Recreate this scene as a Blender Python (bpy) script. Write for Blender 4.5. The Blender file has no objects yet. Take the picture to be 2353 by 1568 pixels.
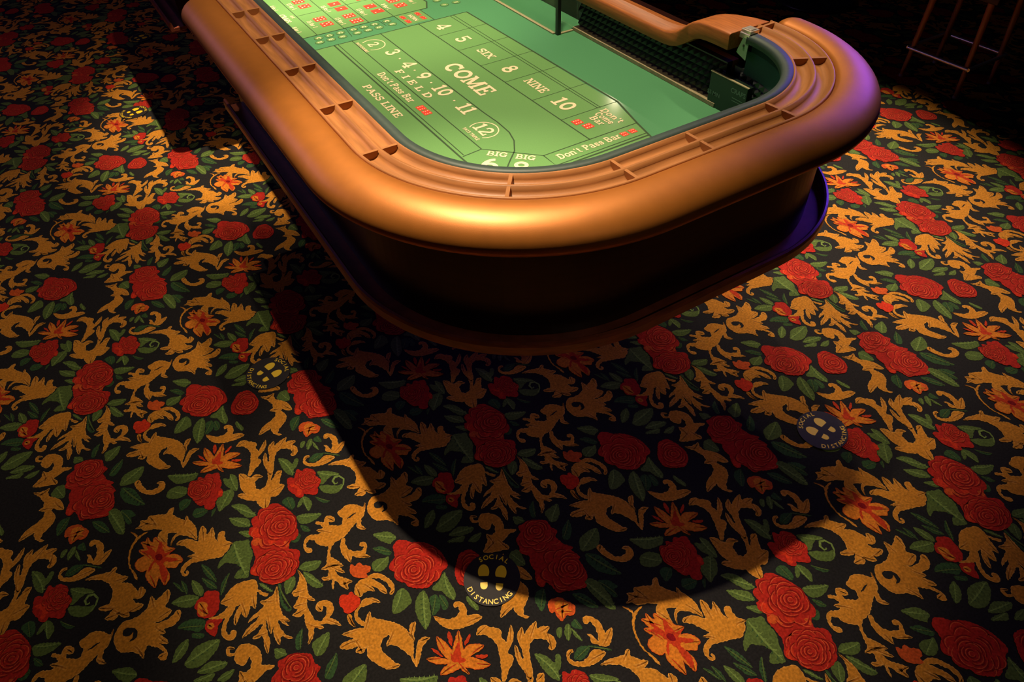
import bpy, bmesh, math, random
from mathutils import Vector, Matrix
import numpy as np
random.seed(7)
PI = math.pi
S = bpy.context.scene
COL = S.collection

# ---------------------------------------------------------------- camera
cam_d = bpy.data.cameras.new('camera')
cam_d.sensor_width = 36.0
cam_d.lens = 24.935
cam_d.clip_start = 0.01
cam = bpy.data.objects.new('camera', cam_d)
COL.objects.link(cam)
pitch, roll, head = math.radians(44.6419), math.radians(-2.6657), math.radians(-29.53)
fw = Vector((0, math.cos(pitch), -math.sin(pitch)))
rt = Vector((1, 0, 0))
up = rt.cross(fw)
cr, sr = math.cos(roll), math.sin(roll)
rt2, up2 = cr * rt + sr * up, -sr * rt + cr * up
RZ = Matrix.Rotation(head, 3, 'Z')
rt2, up2, fw = RZ @ rt2, RZ @ up2, RZ @ fw
m3 = Matrix((rt2, up2, -fw)).transposed()
cam.matrix_world = Matrix.Translation((0, 0, 1.745)) @ m3.to_4x4()
S.camera = cam

# ---------------------------------------------------------------- world, lamps, exposure
w = bpy.data.worlds.new('world')
S.world = w
w.use_nodes = True
bg = w.node_tree.nodes['Background']
bg.inputs['Color'].default_value = (0.55, 0.62, 0.9, 1)
bg.inputs['Strength'].default_value = 0.0016
S.view_settings.view_transform = 'Standard'
S.view_settings.look = 'None'
S.view_settings.gamma = 1
S.view_settings.exposure = 0.0
S.view_settings.use_curve_mapping = False

def spot(name, loc, target, power, color, size, blend, radius):
    d = bpy.data.lights.new(name, 'SPOT')
    d.energy = power; d.color = color
    d.spot_size = math.radians(size); d.spot_blend = blend; d.shadow_soft_size = radius
    o = bpy.data.objects.new(name, d); COL.objects.link(o)
    o.location = loc
    o.rotation_euler = (Vector(target) - Vector(loc)).to_track_quat('-Z', 'Y').to_euler()
    return o
def area(name, loc, target, power, color, sx, sy, spread=180):
    d = bpy.data.lights.new(name, 'AREA')
    d.shape = 'RECTANGLE'; d.size = sx; d.size_y = sy; d.energy = power; d.color = color; d.spread = math.radians(spread)
    o = bpy.data.objects.new(name, d); COL.objects.link(o)
    o.location = loc
    o.rotation_euler = (Vector(target) - Vector(loc)).to_track_quat('-Z', 'Y').to_euler()
    return o
WARM = (1.0, 0.80, 0.55)
spot('downlight_near', (0.555, 1.82, 3.22), (0.53, 0.97, 0.0), 430, WARM, 36, 0.92, 0.02)
spot('downlight_near_spill', (0.555, 1.82, 3.22), (0.0, 1.75, 0.0), 80, WARM, 74, 0.65, 0.02)
spot('downlight_middle', (0.65, 3.25, 3.22), (0.90, 3.75, 0.0), 560, WARM, 44, 0.56, 0.02)
spot('downlight_middle_spill', (0.65, 3.25, 3.22), (-0.2, 3.5, 0.0), 72, WARM, 74, 0.65, 0.02)
spot('downlight_table', (1.3, 1.95, 3.4), (1.3, 1.95, 0.72), 340, WARM, 60, 1.0, 0.05)
spot('downlight_table_far', (1.1, 2.95, 3.4), (1.1, 2.85, 0.72), 265, WARM, 36, 0.8, 0.05)
spot('downlight_table_end', (2.35, 2.3, 3.3), (1.62, 1.22, 0.93), 150, WARM, 20, 0.9, 0.05)
spot('downlight_right', (4.4, 4.65, 3.75), (2.52, 1.70, 0.0), 2300, WARM, 24, 1.0, 0.03)
spot('front_fill', (0.6, -1.6, 3.2), (0.75, 0.25, 0.0), 62, WARM, 40, 1.0, 0.1)  # added soft fill from behind the camera, lifts the shadowed front floor
spot('downlight_far', (4.90, 6.01, 3.385), (1.36, 1.67, 0.72), 120, WARM, 6, 1.0, 0.03)
area('purple_sign', (4.9, 2.2, 1.85), (1.8, 1.2, 0.9), 4.2, (0.20, 0.06, 1.0), 1.4, 0.5, 60)
area('violet_sign', (-2.5, 6.5, 3.0), (0.3, 2.2, 0.9), 22, (0.55, 0.35, 1.0), 2.5, 0.6)

# ---------------------------------------------------------------- materials
def mat(name, base, rough=0.6, metal=0.0, noise=0.0, nscale=40, bump=0.0, bscale=200, coat=0.0, crough=0.12, spec=0.5, stretch=None, uv=False, sheen=0.0):
    m = bpy.data.materials.new(name); m.use_nodes = True
    nt = m.node_tree; b = nt.nodes['Principled BSDF']
    b.inputs['Roughness'].default_value = rough
    b.inputs['Metallic'].default_value = metal
    b.inputs['Specular IOR Level'].default_value = spec
    b.inputs['Coat Weight'].default_value = coat; b.inputs['Coat Roughness'].default_value = crough
    b.inputs['Base Color'].default_value = (*base, 1)
    tc = nt.nodes.new('ShaderNodeTexCoord')
    src = tc.outputs['UV' if uv else 'Object']
    if noise:
        n = nt.nodes.new('ShaderNodeTexNoise'); n.inputs['Scale'].default_value = nscale
        n.inputs['Detail'].default_value = 6
        if stretch:
            mp = nt.nodes.new('ShaderNodeMapping'); mp.inputs['Scale'].default_value = stretch
            nt.links.new(src, mp.inputs[0]); nt.links.new(mp.outputs[0], n.inputs['Vector'])
        else: nt.links.new(src, n.inputs['Vector'])
        r = nt.nodes.new('ShaderNodeValToRGB')
        r.color_ramp.elements[0].position = 0.3; r.color_ramp.elements[1].position = 0.7
        r.color_ramp.elements[0].color = (*[c * (1 - noise) for c in base], 1)
        r.color_ramp.elements[1].color = (*[min(1, c * (1 + noise)) for c in base], 1)
        nt.links.new(n.outputs['Fac'], r.inputs[0]); nt.links.new(r.outputs[0], b.inputs['Base Color'])
    if bump:
        n2 = nt.nodes.new('ShaderNodeTexNoise'); n2.inputs['Scale'].default_value = bscale
        nt.links.new(src, n2.inputs['Vector'])
        bp = nt.nodes.new('ShaderNodeBump'); bp.inputs['Strength'].default_value = bump; bp.inputs['Distance'].default_value = 0.002
        nt.links.new(n2.outputs['Fac'], bp.inputs['Height']); nt.links.new(bp.outputs[0], b.inputs['Normal'])
    return m
CP = dict(rough=0.95, spec=0.15, noise=0.32, nscale=170, bump=0.5, bscale=700)
CM = {
 'K': mat('carpet_black', (0.0135, 0.0125, 0.0125), **CP),
 'G': mat('carpet_gold', (0.50, 0.195, 0.018), **CP),
 'H': mat('carpet_gold_vein', (0.58, 0.27, 0.05), **CP),
 'g': mat('carpet_gold_shade', (0.37, 0.125, 0.011), **CP),
 'R': mat('carpet_red', (0.36, 0.016, 0.008), **CP),
 'r': mat('carpet_rose_line', (0.56, 0.07, 0.022), **CP),
 'd': mat('carpet_rose_fold', (0.20, 0.006, 0.004), **CP),
 'Q': mat('carpet_scarlet', (0.52, 0.030, 0.008), **CP),
 'P': mat('carpet_coral', (0.50, 0.075, 0.012), **CP),
 'O': mat('carpet_orange', (0.56, 0.165, 0.014), **CP),
 'E': mat('carpet_brick', (0.44, 0.035, 0.008), **CP),
 'D': mat('carpet_maroon', (0.18, 0.004, 0.006), **CP),
 'N': mat('carpet_leaf', (0.080, 0.120, 0.026), **CP),
 'M': mat('carpet_dark_leaf', (0.030, 0.070, 0.022), **CP),
 'n': mat('carpet_leaf_vein', (0.15, 0.22, 0.05), **CP),
}
WOOD = mat('oiled_oak', (0.33, 0.135, 0.043), rough=0.45, noise=0.22, nscale=3, stretch=(3.0, 28, 28), uv=True, bump=0.06, bscale=300, spec=0.25)
WOOD_LEDGE = mat('oak_ledge', (0.33, 0.105, 0.025), rough=0.42, noise=0.22, nscale=5, stretch=(30, 2, 30), bump=0.1, bscale=300, spec=0.2)
GOLD = mat('gold_vinyl', (0.43, 0.142, 0.017), rough=0.47, metal=0.5, coat=0.16, crough=0.34, noise=0.05, nscale=30, bump=0.04, bscale=500, spec=0.6)
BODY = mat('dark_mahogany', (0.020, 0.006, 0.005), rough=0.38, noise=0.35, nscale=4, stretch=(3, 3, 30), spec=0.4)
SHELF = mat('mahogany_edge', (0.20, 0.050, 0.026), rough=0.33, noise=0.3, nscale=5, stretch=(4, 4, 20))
FELT = mat('felt_dark_green', (0.062, 0.232, 0.095), rough=0.75, spec=0.3, noise=0.06, nscale=300, coat=0.06)
FELTL = mat('felt_light_green', (0.118, 0.275, 0.080), rough=0.75, spec=0.3, noise=0.05, nscale=300, coat=0.06)
FLINE = mat('print_dark_line', (0.022, 0.055, 0.014), rough=0.8)
FINK = mat('print_cream', (0.78, 0.62, 0.38), rough=0.8)
FRED = mat('print_red', (0.72, 0.035, 0.012), rough=0.8)
FWALL = mat('wall_felt', (0.012, 0.060, 0.042), rough=0.9, noise=0.1, nscale=300)
LIP = mat('rubber_lip', (0.028, 0.048, 0.037), rough=0.55, noise=0.1, nscale=60)
RUBBER = mat('black_rubber', (0.012, 0.016, 0.018), rough=0.32, spec=0.6)
STRIP = mat('beige_strip', (0.30, 0.25, 0.13), rough=0.7, noise=0.2, nscale=60)
CHROME = mat('chrome', (0.85, 0.78, 0.66), rough=0.28, metal=0.8)
BLACK = mat('black_satin', (0.010, 0.010, 0.012), rough=0.4)
FLAP = mat('pale_green_felt', (0.16, 0.30, 0.16), rough=0.9)
STK = mat('sticker_black', (0.021, 0.017, 0.016), spec=0.2, rough=0.6, noise=0.1, nscale=60)
STY = mat('sticker_yellow', (0.95, 0.62, 0.015), rough=0.45)
SIGN = mat('sign_black_green', (0.008, 0.018, 0.012), rough=0.3)
SIGNT = mat('sign_print', (0.10, 0.17, 0.12), rough=0.6)
STOOLW = mat('stool_wood', (0.30, 0.115, 0.035), rough=0.4, noise=0.2, nscale=6, stretch=(20, 20, 2))
STOOLS = mat('stool_vinyl', (0.030, 0.010, 0.008), rough=0.45)

def glass_mat():
    m = bpy.data.materials.new('acrylic'); m.use_nodes = True
    nt = m.node_tree; nt.nodes.clear()
    o = nt.nodes.new('ShaderNodeOutputMaterial'); t = nt.nodes.new('ShaderNodeBsdfTransparent'); g = nt.nodes.new('ShaderNodeBsdfGlossy')
    t.inputs[0].default_value = (0.95, 0.97, 0.95, 1); g.inputs['Roughness'].default_value = 0.02
    mx = nt.nodes.new('ShaderNodeMixShader'); mx.inputs[0].default_value = 0.05
    nt.links.new(t.outputs[0], mx.inputs[1]); nt.links.new(g.outputs[0], mx.inputs[2])
    nt.links.new(mx.outputs[0], o.inputs[0])
    return m
ACRYL = glass_mat()
ACEDGE = mat('acrylic_edge', (0.42, 0.36, 0.20), rough=0.3)

# ---------------------------------------------------------------- mesh builder
class MB:
    def __init__(s): s.v = []; s.f = []; s.m = []; s.uv = []; s.mats = []; s.sm = []
    def mi(s, m):
        if m not in s.mats: s.mats.append(m)
        return s.mats.index(m)
    def poly(s, pts, m, uv=None, smooth=False):
        b = len(s.v); s.v += [tuple(p) for p in pts]
        s.f.append(tuple(range(b, b + len(pts)))); s.m.append(s.mi(m)); s.uv.append(uv or [(0, 0)] * len(pts)); s.sm.append(smooth)
    def grid(s, rows, m, smooth=True, closed=False, uvs=None):
        b = len(s.v); n = len(rows[0])
        for r in rows: s.v += [tuple(p) for p in r]
        k = n if closed else n - 1
        for i in range(len(rows) - 1):
            for j in range(k):
                j2 = (j + 1) % n
                s.f.append((b + i * n + j, b + i * n + j2, b + (i + 1) * n + j2, b + (i + 1) * n + j)); s.m.append(s.mi(m)); s.sm.append(smooth)
                if uvs: s.uv.append([uvs[i][j], (uvs[i][j][0], uvs[i][j2][1] if j2 else uvs[i][j][1] + .01), (uvs[i + 1][j][0], uvs[i + 1][j2][1] if j2 else uvs[i][j][1] + .01), uvs[i + 1][j]])
                else: s.uv.append([(0, 0)] * 4)
    def box(s, x0, x1, y0, y1, z0, z1, m):
        p = [(x, y, z) for z in (z0, z1) for y in (y0, y1) for x in (x0, x1)]
        for q in ((0, 2, 3, 1), (4, 5, 7, 6), (0, 1, 5, 4), (2, 6, 7, 3), (0, 4, 6, 2), (1, 3, 7, 5)): s.poly([p[i] for i in q], m)
    def tube(s, a, b, r0, r1, m, n=14, caps=True):
        a, b = Vector(a), Vector(b); d = (b - a).normalized(); u = d.orthogonal().normalized(); v = d.cross(u)
        R = [[c + r * (math.cos(2 * PI * k / n) * u + math.sin(2 * PI * k / n) * v) for k in range(n)] for c, r in ((a, r0), (b, r1))]
        s.grid(R, m, True, True)
        if caps: s.poly(R[0][::-1], m); s.poly(R[1], m)
    def lathe(s, c, prof, m, n=40):
        s.grid([[(c[0] + r * math.cos(2 * PI * k / n), c[1] + r * math.sin(2 * PI * k / n), c[2] + z) for k in range(n)] for r, z in prof], m, True, True)
    def build(s, name, parent=None, bevel=0.0, weld=False):
        me = bpy.data.meshes.new(name); me.from_pydata(s.v, [], s.f)
        for m in s.mats: me.materials.append(m)
        me.polygons.foreach_set('material_index', s.m); me.polygons.foreach_set('use_smooth', s.sm)
        ul = me.uv_layers.new(name='UVMap')
        ul.data.foreach_set('uv', [c for f in s.uv for p in f for c in p])
        o = bpy.data.objects.new(name, me); COL.objects.link(o)
        if weld or bevel:
            bm = bmesh.new(); bm.from_mesh(me); bmesh.ops.remove_doubles(bm, verts=bm.verts, dist=1e-5); bmesh.ops.recalc_face_normals(bm, faces=bm.faces); bm.to_mesh(me); bm.free()
        if bevel:
            md = o.modifiers.new('bevel', 'BEVEL'); md.width = bevel; md.segments = 3; md.limit_method = 'ANGLE'
        me.update()
        if parent:
            o.parent = parent; o.matrix_parent_inverse = parent.matrix_world.inverted()
        return o
def tag(o, label=None, cat=None, group=None, kind=None):
    if label: o['label'] = label
    if cat: o['category'] = cat
    if group: o['group'] = group
    if kind: o['kind'] = kind
    return o
def thing(name, loc, label, cat, group=None):
    o = bpy.data.objects.new(name, None); o.empty_display_size = 0.1; COL.objects.link(o); o.location = loc
    bpy.context.view_layer.update()
    return tag(o, label, cat, group)

# text from the built-in font, as flat polygons
_cache = {}
def font_polys(txt, off=0.0):
    k = (txt, off)
    if k not in _cache:
        c = bpy.data.curves.new('t', 'FONT'); c.body = txt; c.align_x = 'CENTER'; c.size = 1; c.offset = off; c.resolution_u = 3
        o = bpy.data.objects.new('t', c); COL.objects.link(o)
        dg = bpy.context.evaluated_depsgraph_get(); me = o.evaluated_get(dg).to_mesh()
        P = [[(me.vertices[i].co.x, me.vertices[i].co.y) for i in p.vertices] for p in me.polygons]
        o.evaluated_get(dg).to_mesh_clear()
        bpy.data.objects.remove(o); bpy.data.curves.remove(c)
        _cache[k] = P
    return _cache[k]
def put_text(mb, txt, org, right, upv, size, m, off=0.012, sx=1.0):
    org, right, upv = Vector(org), Vector(right), Vector(upv)
    for p in font_polys(txt, off): mb.poly([org + right * (x * size * sx) + upv * ((y - 0.35) * size) for x, y in p], m)

# ---------------------------------------------------------------- slab-serif lettering, drawn as strokes
def arc(cx, cy, rx, ry, a0, a1, n=16):
    return [(cx + rx * math.cos(math.radians(a0 + (a1 - a0) * i / n)), cy + ry * math.sin(math.radians(a0 + (a1 - a0) * i / n))) for i in range(n + 1)]
T_, H_ = 0.20, 0.13
def hb(x, y, l): return ([(x - l / 2, y), (x + l / 2, y)], H_)
def vb(x, y, l): return ([(x, y - l / 2), (x, y + l / 2)], H_)
def st(*p, t=T_): return (list(p), t)
b0, t1 = 0.065, 0.935
GL = {
 'A': (1.0, [st((.5, .93), (.86, .05)), st((.5, .93), (.16, .05), t=.12), hb(.5, .34, .45), hb(.16, b0, .3), hb(.84, b0, .34)]),
 'B': (.9, [st((.2, 0), (.2, 1)), (arc(.45, .73, .24, .21, 90, -90), .17), (arc(.47, .28, .30, .22, 90, -90), .18), hb(.3, t1, .45), hb(.33, .51, .35), hb(.3, b0, .5)]),
 'C': (.95, [(arc(.48, .5, .36, .41, 45, 315), .2), vb(.78, .78, .34)]),
 'D': (.98, [st((.22, 0), (.22, 1)), (arc(.40, .5, .42, .435, 90, -90), .19), hb(.25, t1, .42), hb(.25, b0, .42)]),
 'E': (.9, [st((.24, 0), (.24, 1)), hb(.42, t1, .72), hb(.42, b0, .74), hb(.4, .5, .36), vb(.74, .83, .3), vb(.76, .18, .32), vb(.56, .5, .26)]),
 'F': (.86, [st((.24, 0), (.24, 1)), hb(.42, t1, .72), hb(.26, b0, .44), hb(.4, .5, .36), vb(.74, .82, .32), vb(.56, .5, .26)]),
 'G': (1.0, [(arc(.48, .5, .36, .41, 45, 350), .2), vb(.79, .8, .3), hb(.75, .44, .36), st((.8, .44), (.8, .02), t=.14)]),
 'I': (.52, [st((.26, 0), (.26, 1)), hb(.26, t1, .46), hb(.26, b0, .46)]),
 'L': (.84, [st((.24, 0), (.24, 1)), hb(.26, t1, .44), hb(.4, b0, .72), vb(.73, .18, .34)]),
 'M': (1.25, [st((.2, 0), (.2, 1), t=.13), st((.22, .98), (.6, .1)), st((.6, .1), (.98, .98), t=.14), st((1.0, 0), (1.0, 1)), hb(.18, b0, .34), hb(1.0, b0, .4), hb(.18, t1, .34), hb(1.03, t1, .34)]),
 'N': (1.05, [st((.2, 0), (.2, 1), t=.13), st((.22, .98), (.8, .05)), st((.82, 0), (.82, 1), t=.13), hb(.2, b0, .36), hb(.18, t1, .34), hb(.82, t1, .36)]),
 'O': (1.0, [(arc(.5, .5, .37, .41, 0, 360, 28), .2)]),
 'P': (.88, [st((.22, 0), (.22, 1)), (arc(.45, .71, .29, .225, 90, -90), .18), hb(.3, t1, .5), hb(.35, .48, .3), hb(.24, b0, .44)]),
 'R': (.98, [st((.22, 0), (.22, 1)), (arc(.45, .73, .27, .205, 90, -90), .17), hb(.3, t1, .5), hb(.35, .52, .3), hb(.24, b0, .42), st((.5, .5), (.8, .05)), hb(.84, b0, .26)]),
 'S': (.82, [(arc(.42, .72, .25, .21, 25, 250) + arc(.42, .28, .28, .22, 90, -155), .17), vb(.68, .83, .3), vb(.13, .17, .3)]),
 'T': (.9, [st((.45, 0), (.45, 1)), hb(.45, t1, .8), hb(.45, b0, .44), vb(.09, .82, .3), vb(.81, .82, .3)]),
 'X': (1.0, [st((.2, .96), (.8, .04)), st((.8, .96), (.2, .04), t=.13), hb(.2, t1, .36), hb(.8, t1, .34), hb(.2, b0, .34), hb(.8, b0, .36)]),
 'H': (1.0, [st((.2, 0), (.2, 1)), st((.8, 0), (.8, 1)), hb(.5, .5, .6), hb(.2, b0, .38), hb(.2, t1, .38), hb(.8, b0, .38), hb(.8, t1, .38)]),
 'a': (.78, [(arc(.36, .48, .22, .18, 150, 0) + [(.58, .1)], .17), (arc(.35, .2, .2, .15, 0, 360, 18), .13), hb(.64, b0, .2)]),
 'e': (.76, [(arc(.38, .34, .26, .28, 10, 325), .16), hb(.38, .36, .48)]),
 'm': (1.2, [st((.2, 0), (.2, .66)), (arc(.39, .42, .21, .2, 150, 0) + [(.6, 0)], .17), (arc(.79, .42, .21, .2, 150, 0) + [(1.0, 0)], .17), hb(.18, b0, .34), hb(.6, b0, .3), hb(1.0, b0, .32), hb(.13, .62, .2)]),
 'n': (.86, [st((.2, 0), (.2, .66)), (arc(.43, .42, .23, .2, 150, 0) + [(.66, 0)], .17), hb(.18, b0, .34), hb(.66, b0, .32), hb(.13, .62, .2)]),
 'o': (.8, [(arc(.4, .34, .27, .28, 0, 360, 22), .17)]),
 'r': (.68, [st((.22, 0), (.22, .66)), (arc(.44, .40, .22, .22, 150, 60), .17), hb(.22, b0, .38), hb(.14, .62, .2)]),
 's': (.68, [(arc(.34, .48, .19, .14, 30, 250) + arc(.34, .2, .2, .14, 90, -150), .14), vb(.54, .55, .2), vb(.13, .14, .2)]),
 't': (.58, [st((.26, .12), (.26, .9), t=.17), (arc(.42, .2, .16, .15, 180, 310), .13), hb(.28, .62, .42)]),
 "'": (.3, [st((.15, 1.0), (.13, .72), t=.13)]),
 '1': (.62, [st((.32, 0), (.32, .98)), hb(.32, b0, .54), st((.32, .93), (.06, .80), t=.13)]),
 '0': (.9, [(arc(.44, .5, .28, .41, 0, 360, 26), .19)]),
 '2': (.86, [(arc(.42, .70, .26, .235, 160, -35) + [(.14, .08)], .17), hb(.45, .075, .64), vb(.74, .16, .3), ([(.12, .74), (.26, .74)], .16)]),
 '3': (.86, [(arc(.40, .73, .24, .2, 155, -90) , .16), (arc(.40, .29, .29, .235, 90, -155), .18), ([(.1, .78), (.26, .78)], .15), ([(.08, .2), (.24, .2)], .16)]),
 '4': (.92, [st((.62, 0), (.62, 1)), st((.58, .96), (.08, .33), t=.13), hb(.46, .3, .86), hb(.62, b0, .46)]),
 '5': (.86, [(arc(.40, .32, .29, .25, 125, -155), .18), st((.2, .5), (.2, .95), t=.13), hb(.46, .91, .62), ([(.08, .2), (.24, .2)], .16)]),
 '6': (.9, [(arc(.44, .32, .28, .25, 0, 360, 24), .18), (arc(.62, .40, .46, .5, 180, 100), .18)]),
 '8': (.88, [(arc(.44, .73, .22, .19, 0, 360, 22), .16), (arc(.44, .28, .28, .215, 0, 360, 24), .18)]),
 '9': (.9, [(arc(.44, .68, .28, .25, 0, 360, 24), .18), (arc(.26, .60, .46, .5, 0, -80), .18)]),
 ' ': (.42, []), '\u00b7': (.3, [st((.1, .46), (.2, .46), t=.12)]),
}
def ribbon(pts, t):
    n = len(pts); L = []; R = []
    cl = n > 3 and abs(pts[0][0] - pts[-1][0]) + abs(pts[0][1] - pts[-1][1]) < 1e-6
    for i in range(n):
        a = pts[i - 1] if i else (pts[-2] if cl else pts[0]); c = pts[i + 1] if i < n - 1 else (pts[1] if cl else pts[-1])
        dx, dy = c[0] - a[0], c[1] - a[1]; l = math.hypot(dx, dy) or 1
        nx, ny = -dy / l * t / 2, dx / l * t / 2
        L.append((pts[i][0] + nx, pts[i][1] + ny)); R.append((pts[i][0] - nx, pts[i][1] - ny))
    return [(L[i], R[i], R[i + 1], L[i + 1]) for i in range(n - 1)]
def slab(mb, txt, p0, right, upv, hgt, m, length=None, z=0.7211, track=0.0, center=True):
    """p0: middle of the text line; hgt: cap height; length: stretch to this length"""
    W = sum(GL[c][0] + track for c in txt) - track
    sx = (length / (W * hgt)) if length else 1.0
    x = -W / 2
    k = 0
    for c in txt:
        wd, strokes = GL[c]
        for pts, t in strokes:
            for q in ribbon(pts, t):
                k += 1
                mb.poly([(p0[0] + right[0] * (x + a) * hgt * sx + upv[0] * (b - .5) * hgt, p0[1] + right[1] * (x + a) * hgt * sx + upv[1] * (b - .5) * hgt, z + 1e-6 * (k % 90)) for a, b in q], m)
        x += wd + track

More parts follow.
